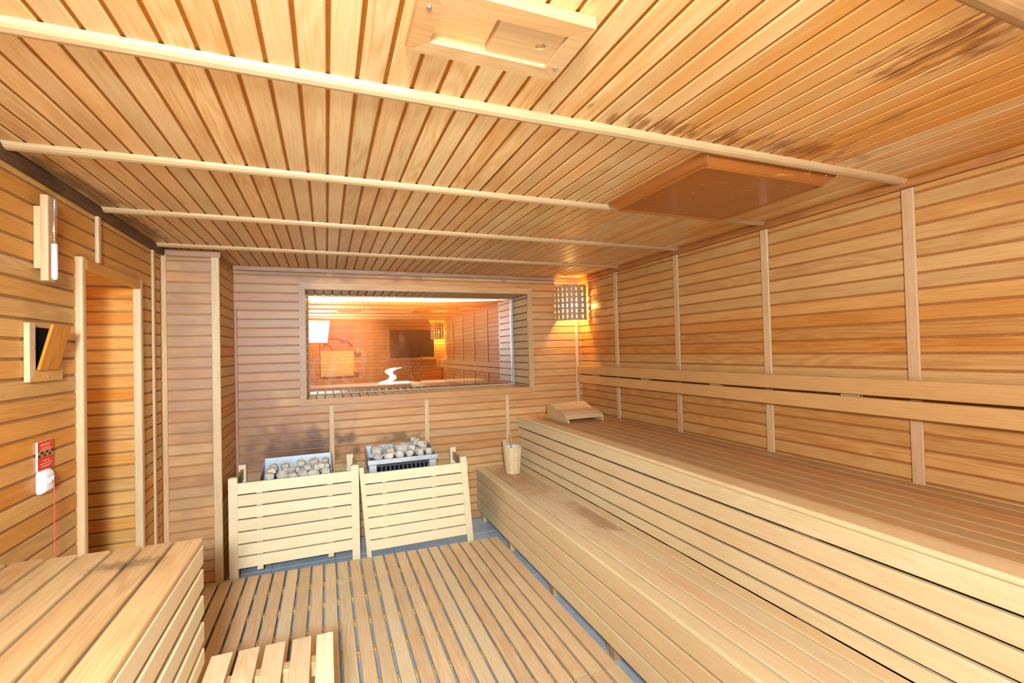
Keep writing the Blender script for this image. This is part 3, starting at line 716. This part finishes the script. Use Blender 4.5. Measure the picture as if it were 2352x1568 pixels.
hpr('frame_stile', [(hx1, hy0), (hx1, hy1), (i1, j1), (i1, j0)], zb_, ZC-0.0005, M_HATCH)
box('back_panel', ht, i0, 0.337, j0, j1, ZC-0.004, ZC-0.0008, M_CEIL, 0.0005, along=0)
# sliding panel with a finger hole: an outer rectangle joined to the round hole
pcx, pcy, pr_ = 0.447, 0.915, 0.0115
px0, px1 = 0.338, i1-0.0005
py0, py1 = j0+0.0005, j1-0.0005
outer = []
for (xa, ya), (xb, yb2) in (((px1, pcy), (px1, py1)), ((px1, py1), (px0, py1)), ((px0, py1), (px0, py0)), ((px0, py0), (px1, py0)), ((px1, py0), (px1, pcy))):
    for q in range(4): outer.append((xa+(xb-xa)*q/4, ya+(yb2-ya)*q/4))
pn = len(outer); vs, fs = [], []
for z in (ZC-0.018, ZC-0.006):
    vs += [(x, y, z) for x, y in outer]
    for x, y in outer:
        a = math.atan2(y-pcy, x-pcx); vs.append((pcx+pr_*math.cos(a), pcy+pr_*math.sin(a), z))
for j in range(pn):
    q = (j+1) % pn
    fs += [(j, q, pn+q, pn+j), (2*pn+j, 3*pn+j, 3*pn+q, 2*pn+q), (pn+j, pn+q, 3*pn+q, 3*pn+j), (j, 2*pn+j, 2*pn+q, q)]
free_mesh('sliding_panel', vs, fs, M_HATCH, ht)
box('panel_backing', ht, 0.338, i1-0.0005, j0+0.0005, j1-0.0005, ZC-0.0055, ZC-0.0008, M_CEIL, 0.0005, along=0)
for s_x, s_y in ((0.192, 0.868), (0.507, 0.963)):
    lathe('screw', ht, (s_x, s_y, zb_-0.003), [(0.002, 0), (0.005, 0.001), (0.0055, 0.003)], M_SCREW, 10)

# ------------------------------------------------------------------ brown cover on the ceiling
cv = empty('ceiling_cover', (1.58, 1.56, ZC), 'shallow brown enamelled cover screwed to the ceiling', 'ceiling cover')
T = [(1.245, 1.262), (1.945, 1.262), (1.945, 1.872), (1.245, 1.872)]; Bt = [(1.27, 1.272), (1.865, 1.272), (1.865, 1.80), (1.225+0.02, 1.80)]
zt_, zl = ZC-0.001, 2.098
vs = [(x, y, zt_) for x, y in T]+[(x, y, zl) for x, y in Bt]
fs = [(3, 2, 1, 0), (4, 5, 6, 7)]+[(i, (i+1) % 4, 4+(i+1) % 4, 4+i) for i in range(4)]
free_mesh('tray', vs, fs, M_COVER, cv)
cx0, cx1, cy0, cy1 = 1.252, 1.862, 1.278, 1.792
for nm, a in (('rim', (cx0, cx1, cy0-0.012, cy0+0.004)), ('rim', (cx0, cx1, cy1-0.004, cy1+0.008))):
    box(nm, cv, a[0], a[1], a[2], a[3], zl-0.004, zl+0.002, M_COVER, 0.001)
for x in (cx0-0.006, cx1-0.004):
    box('rim', cv, x, x+0.01, cy0, cy1, zl-0.004, zl+0.002, M_COVER, 0.001)
for x, y in ((1.262, 1.268), (1.87, 1.268)):
    lathe('screw', cv, (x, y-0.004, ZC-0.016), [(0.002, 0), (0.006, 0.001), (0.006, 0.004)], M_SCREW, 10)

# ------------------------------------------------------------------ sand timer
tm = empty('sand_timer', (XL, 2.11, 1.91), 'wall-mounted sand timer, its white sand all in the lower bulb', 'sand timer')
box('wall_plate', tm, XL+0.0005, XL+0.024, 2.112, 2.140, 1.795, 2.012, M_PALE, 0.003)
box('back_board', tm, XL+0.0245, XL+0.047, 2.098, 2.150, 1.751, 2.050, M_BATTEN, 0.005, 2)
tx_, ty_, R_ = XL+0.061, 2.106, 0.0098
lathe('glass_tube', tm, (tx_, ty_, 1.752), [(0.002, 0), (0.007, 0.003), (R_, 0.010), (R_, 0.128), (0.0075, 0.138), (0.003, 0.146), (0.003, 0.152), (0.0075, 0.160), (R_, 0.170), (R_, 0.284), (0.007, 0.292), (0.002, 0.295)], M_TUBE, 16)
lathe('sand', tm, (tx_, ty_, 1.752), [(0.002, 0.002), (0.0065, 0.004), (R_-0.0008, 0.011), (R_-0.0008, 0.128), (0.002, 0.130)], M_SAND, 16)

# ------------------------------------------------------------------ vent flap
vf = empty('vent_flap', (XL, 2.13, 1.4), 'small wooden wall vent with its flap tilted open', 'vent')
va0, va1, vz0, vz1 = 2.053, 2.262, 1.402, 1.602
box('opening_shade', vf, XL-0.003, XL+0.0012, va0+0.032, va1-0.03, vz0+0.04, vz1-0.012, M_DARK, 0.0005)  # black panel standing in for the unlit hole behind the flap
def vpr(name, pts, mat=M_BATTEN): return prism(name, vf, pts, XL+0.0014, XL+0.017, 0, mat)
vpr('frame_stile', [(va0, vz0), (va0+0.034, vz0+0.038), (va0+0.034, vz1-0.004), (va0+0.030, vz1), (va0, vz1)])
vpr('frame_rail', [(va0+0.002, vz0), (va1, vz0), (va1-0.035, vz0+0.039), (va0+0.035, vz0+0.039)], M_WALL_L)
vpr('frame_stile', [(va1+0.001, vz0), (va1+0.001, vz1-0.05), (va1-0.032, vz1-0.05), (va1-0.033, vz0+0.04)], M_WALL_L)
bar('flap', vf, (XL+0.022, 2.151, vz0+0.040), (XL+0.060, 2.151, vz0+0.196), 0.126, 0.009, M_WALL_L, (1, 0, -0.24), 0.003)
for y, z in ((va0+0.02, 1.52), (2.16, vz0+0.016)):
    lathe('screw', vf, (XL+0.018, y, z), [(0.0035, -0.002), (0.0035, 0.002)], M_SCREW, 8)

# ------------------------------------------------------------------ red sign
sg = empty('warning_sign', (XL, 2.155, 1.09), 'red warning sign with a gold and black chequer band', 'sign')
sy0, sy1, sz0, sz1 = 2.119, 2.219, 1.090, 1.190
box('plate', sg, XL+0.0005, XL+0.006, sy0, sy1, sz0, sz1, M_WHITE, 0.001)
prn = box('print', sg, XL+0.0061, XL+0.0068, sy0+0.001, sy1, sz0+0.0005, sz1-0.0005, M_RED, 0.0001)
for r_ in range(2):
    for c_ in range(6):
        ya = sy0+0.001+c_*(sy1-sy0-0.002)/6
        box('chequer', prn, XL+0.0069, XL+0.0073, ya, ya+(sy1-sy0-0.002)/6, 1.1355+r_*0.0095, 1.1445+r_*0.0095, M_BLACK if (r_+c_) % 2 == 0 else M_GOLD, 0.0001)
def sign_text(body, z, size):
    cu = bpy.data.curves.new('lettering', 'FONT'); cu.body = body; cu.size = size; cu.align_x = 'CENTER'; cu.extrude = 0.0002
    cu.materials.append(M_SIGNTXT)
    o = bpy.data.objects.new('lettering', cu)
    # reads along +y seen from +x
    R = Matrix(((0, 0, 1), (1, 0, 0), (0, 1, 0))).to_4x4(); R.translation = (XL+0.0072, (sy0+sy1)/2, z)
    COL.objects.link(o); bpy.context.view_layer.update()
    me = bpy.data.meshes.new_from_object(o.evaluated_get(bpy.context.evaluated_depsgraph_get()))
    bpy.data.objects.remove(o)
    reg(bpy.data.objects.new('lettering', me), R, prn)
sign_text('CAUTION !', 1.172, 0.0135)
for z, w in ((1.1655, 0.056), (1.1585, 0.074), (1.1205, 0.036), (1.1105, 0.068), (1.1015, 0.058)):   # print too worn to read
    rl = random.Random(int(z*1e4)); yy = 2.169-w/2
    while yy < 2.169+w/2:
        l = rl.uniform(0.003, 0.008)
        box('worn_print', prn, XL+0.0069, XL+0.0073, yy, yy+l, z-0.002, z+0.002, M_SIGNTXT, 0.0001); yy += l+0.0022

# ------------------------------------------------------------------ alarm pull
al = empty('alarm_pull', (XL, 2.13, 1.06), 'white emergency pull switch with a red cord, below the red sign', 'alarm switch')
ay0, ay1, az0, az1 = 2.118, 2.200, 1.006, 1.0895
def loop(inset, x):
    pts = []; r = 0.016
    for cy_, cz_, a0 in ((ay1-inset-r, az1-inset-r, 0), (ay0+inset+r, az1-inset-r, 90), (ay0+inset+r, az0+inset+r, 180), (ay1-inset-r, az0+inset+r, 270)):
        for j in range(5):
            a = math.radians(a0+22.5*j); pts.append((x, cy_+r*math.cos(a), cz_+r*math.sin(a)))
    return pts
vs = loop(0, XL+0.001)+loop(0.001, XL+0.010)+loop(0.009, XL+0.021)+loop(0.017, XL+0.023); n = 20
fs = [(k*n+j, k*n+(j+1) % n, (k+1)*n+(j+1) % n, (k+1)*n+j) for k in range(3) for j in range(n)]+[tuple(range(n))[::-1], tuple(range(3*n, 4*n))]
hsg = free_mesh('housing', vs, fs, M_WHITE, al, True)
def xcyl(name, y, z, x0, x1, r0, r1, mat, par): return tube(name, par, [(x0, y, z), ((x0+x1)/2, y, z), (x1, y, z)], r0, mat, 12, True, [r0, (r0+r1)/2, r1])
xcyl('cord_guide', 2.150, 1.050, XL+0.020, XL+0.031, 0.011, 0.005, M_WHITE, hsg)
xcyl('indicator', 2.176, 1.052, XL+0.020, XL+0.027, 0.010, 0.007, M_WHITE, hsg)
xcyl('indicator_lens', 2.176, 1.052, XL+0.027, XL+0.0285, 0.0045, 0.0035, M_STEEL_D, hsg)
xl_ = XL+0.032
cord = tube('cord', al, [(xl_-0.004, 2.150, 1.050), (xl_+0.003, 2.150, 1.044), (xl_+0.005, 2.1505, 1.03), (xl_+0.005, 2.151, 0.8), (xl_+0.004, 2.152, 0.35)], 0.0016, M_REDCORD, 6)
lathe('cord_knot', cord, (xl_+0.005, 2.151, 0.845), [(0.001, -0.005), (0.0035, -0.002), (0.0035, 0.002), (0.001, 0.005)], M_REDCORD, 8)

# ------------------------------------------------------------------ room beyond the window
M_NWALL = plain('lounge_wall_paint', lin(176, 108, 52), 0.6, noise=0.12, nscale=3)
M_NFLOOR = plain('lounge_floor', lin(120, 80, 50), 0.5)
st(join_boxes('floor_lounge', [(-2.6, 4.6, 4.46, 7.4, -0.05, 0.0)], M_NFLOOR), 'brown floor of the lounge beyond the window')
st(join_boxes('wall_lounge', [(-2.6, 4.6, 7.3, 7.4, 0, 2.6), (-2.7, -2.6, 4.46, 7.4, 0, 2.6), (4.6, 4.7, 4.46, 7.4, 0, 2.6)], M_NWALL), 'amber painted walls of the lounge beyond the window')
st(join_boxes('ceiling_lounge', [(-2.6, 4.6, 4.46, 7.4, 2.5, 2.6)], M_NWALL), 'ceiling of the lounge beyond the window')
pts = [(-0.9+0.35*k, 7.18, 2.315) for k in range(7)]+[(1.6, 7.12, 2.312), (2.0, 6.98, 2.308), (2.3, 6.80, 2.305), (2.6, 6.60, 2.305), (2.9, 6.35, 2.31), (3.2, 6.0, 2.32)]
o = tube('cove_light', None, pts, 0.075, emit('cove_glow', (1.0, 0.74, 0.34, 1), 30.0), 8); tag(o, 'curved glowing strip light high in the lounge beyond the window', 'strip light')
spot_light('picture_fill_light', (0.35, 6.2, 2.45), (0.15, 7.3, 1.50), 420, 75, (1.0, 0.88, 0.72), 0.08)  # added spot that brightens the picture and the lounge's left side
spot_light('counter_fill_light', (0.55, 5.2, 2.45), (0.55, 5.5, 1.1), 90, 90, (1.0, 0.95, 0.9), 0.08)  # added fill for the white counter, no fitting modelled
pc = empty('wall_picture', (0.15, 7.25, 1.5), 'orange and beige picture on the lounge wall', 'picture')
box('upper_field', pc, -0.08, 0.37, 7.27, 7.299, 1.52, 1.905, plain('orange_field', lin(216, 92, 78), 0.6, noise=0.1, nscale=4), 0.001)
box('lower_field', pc, -0.08, 0.37, 7.27, 7.299, 1.15, 1.519, plain('beige_field', lin(206, 168, 104), 0.6, noise=0.1, nscale=4), 0.001)
M_TWIG = plain('dark_twig', lin(70, 50, 50), 0.6)
for a, b, c_ in (((-0.06, 1.56), (0.02, 1.68), (0.12, 1.76)), ((0.05, 1.69), (0.16, 1.70), (0.24, 1.63)), ((0.2, 1.67), (0.29, 1.66), (0.36, 1.58)), ((-0.02, 1.62), (0.05, 1.60), (0.08, 1.54))):
    tube('twig', pc, [(a[0], 7.262, a[1]), (b[0], 7.262, b[1]), (c_[0], 7.262, c_[1])], 0.006, M_TWIG, 6)
M_GREEN = plain('dark_green_glaze', lin(52, 66, 44), 0.25)
sl = empty('curled_sculpture', (1.0, 5.5, 1.1), 'dark green curled ornament standing on the lounge counter', 'ornament')
def arc(pts, rad): return tube('frond', sl, pts, 0.02, M_GREEN, 8, True, rad)
P1 = [(0.985, 5.5, 1.145), (1.02, 5.5, 1.20), (1.045, 5.5, 1.28), (1.04, 5.5, 1.36), (1.02, 5.5, 1.42), (0.995, 5.5, 1.445), (0.975, 5.5, 1.435)]
arc(P1, [0.012, 0.022, 0.018, 0.010, 0.006, 0.005, 0.003])
P2 = [(0.975, 5.5, 1.145), (0.935, 5.5, 1.19), (0.915, 5.5, 1.25), (0.925, 5.5, 1.30), (0.955, 5.5, 1.325), (0.98, 5.5, 1.31), (0.975, 5.5, 1.29), (0.96, 5.5, 1.293)]
arc(P2, [0.012, 0.020, 0.018, 0.011, 0.007, 0.005, 0.004, 0.003])
lathe('base', sl, (0.98, 5.5, 1.128), [(0.045, 0), (0.045, 0.008), (0.02, 0.018)], M_GREEN, 14)
M_COUNTER = plain('white_counter', lin(236, 236, 240), 0.35)
ct = empty('lounge_counter', (0.6, 5.5, 0), 'white counter below the window glass in the lounge', 'counter')
box('top', ct, -0.25, 1.75, 5.25, 5.72, 1.085, 1.127, M_COUNTER, 0.012, 3)
box('front', ct, -0.2, 1.7, 5.32, 5.68, 0.0, 1.084, M_NWALL, 0.004)
lp = empty('curved_lamp', (0.66, 5.5, 1.13), 'white S-shaped glowing lamp on the lounge counter', 'lamp')
M_GLOWW = emit('white_lamp_glow', (1.0, 0.95, 0.88, 1), 6.0)
S = [(0.60, 1.14), (0.66, 1.155), (0.70, 1.18), (0.70, 1.21), (0.665, 1.235), (0.655, 1.26), (0.69, 1.285), (0.76, 1.298)]
vs, fs = [], []
for (x, z), w in zip(S, (0.05, 0.04, 0.035, 0.03, 0.03, 0.04, 0.05, 0.045)):
    vs += [(x-w, 5.44, z), (x+w, 5.44, z), (x+w, 5.54, z), (x-w, 5.54, z)]
for j in range(len(S)-1):
    for e in range(4): fs.append((j*4+e, j*4+(e+1) % 4, (j+1)*4+(e+1) % 4, (j+1)*4+e))
fs += [(3, 2, 1, 0), tuple(len(vs)-4+e for e in range(4))]
free_mesh('shade', vs, fs, M_GLOWW, lp, True)
box('base', lp, 0.56, 0.88, 5.42, 5.56, 1.1275, 1.139, M_GLOWW, 0.004)
for k, (x, z, r_) in enumerate(((0.43, 1.50, 0.035), (0.405, 1.20, 0.026))):
    o = tube('wall_ornament', None, [(x, 7.29, z), (x, 7.27, z), (x, 7.255, z)], r_*1.4, plain('amber_disc_%d' % k, lin(168, 92, 22), 0.4), 14, True, [r_*1.3, r_*1.5, r_*1.1])
    tag(o, ('upper' if k == 0 else 'lower')+' round amber disc on the lounge wall beside the picture', 'ornament')
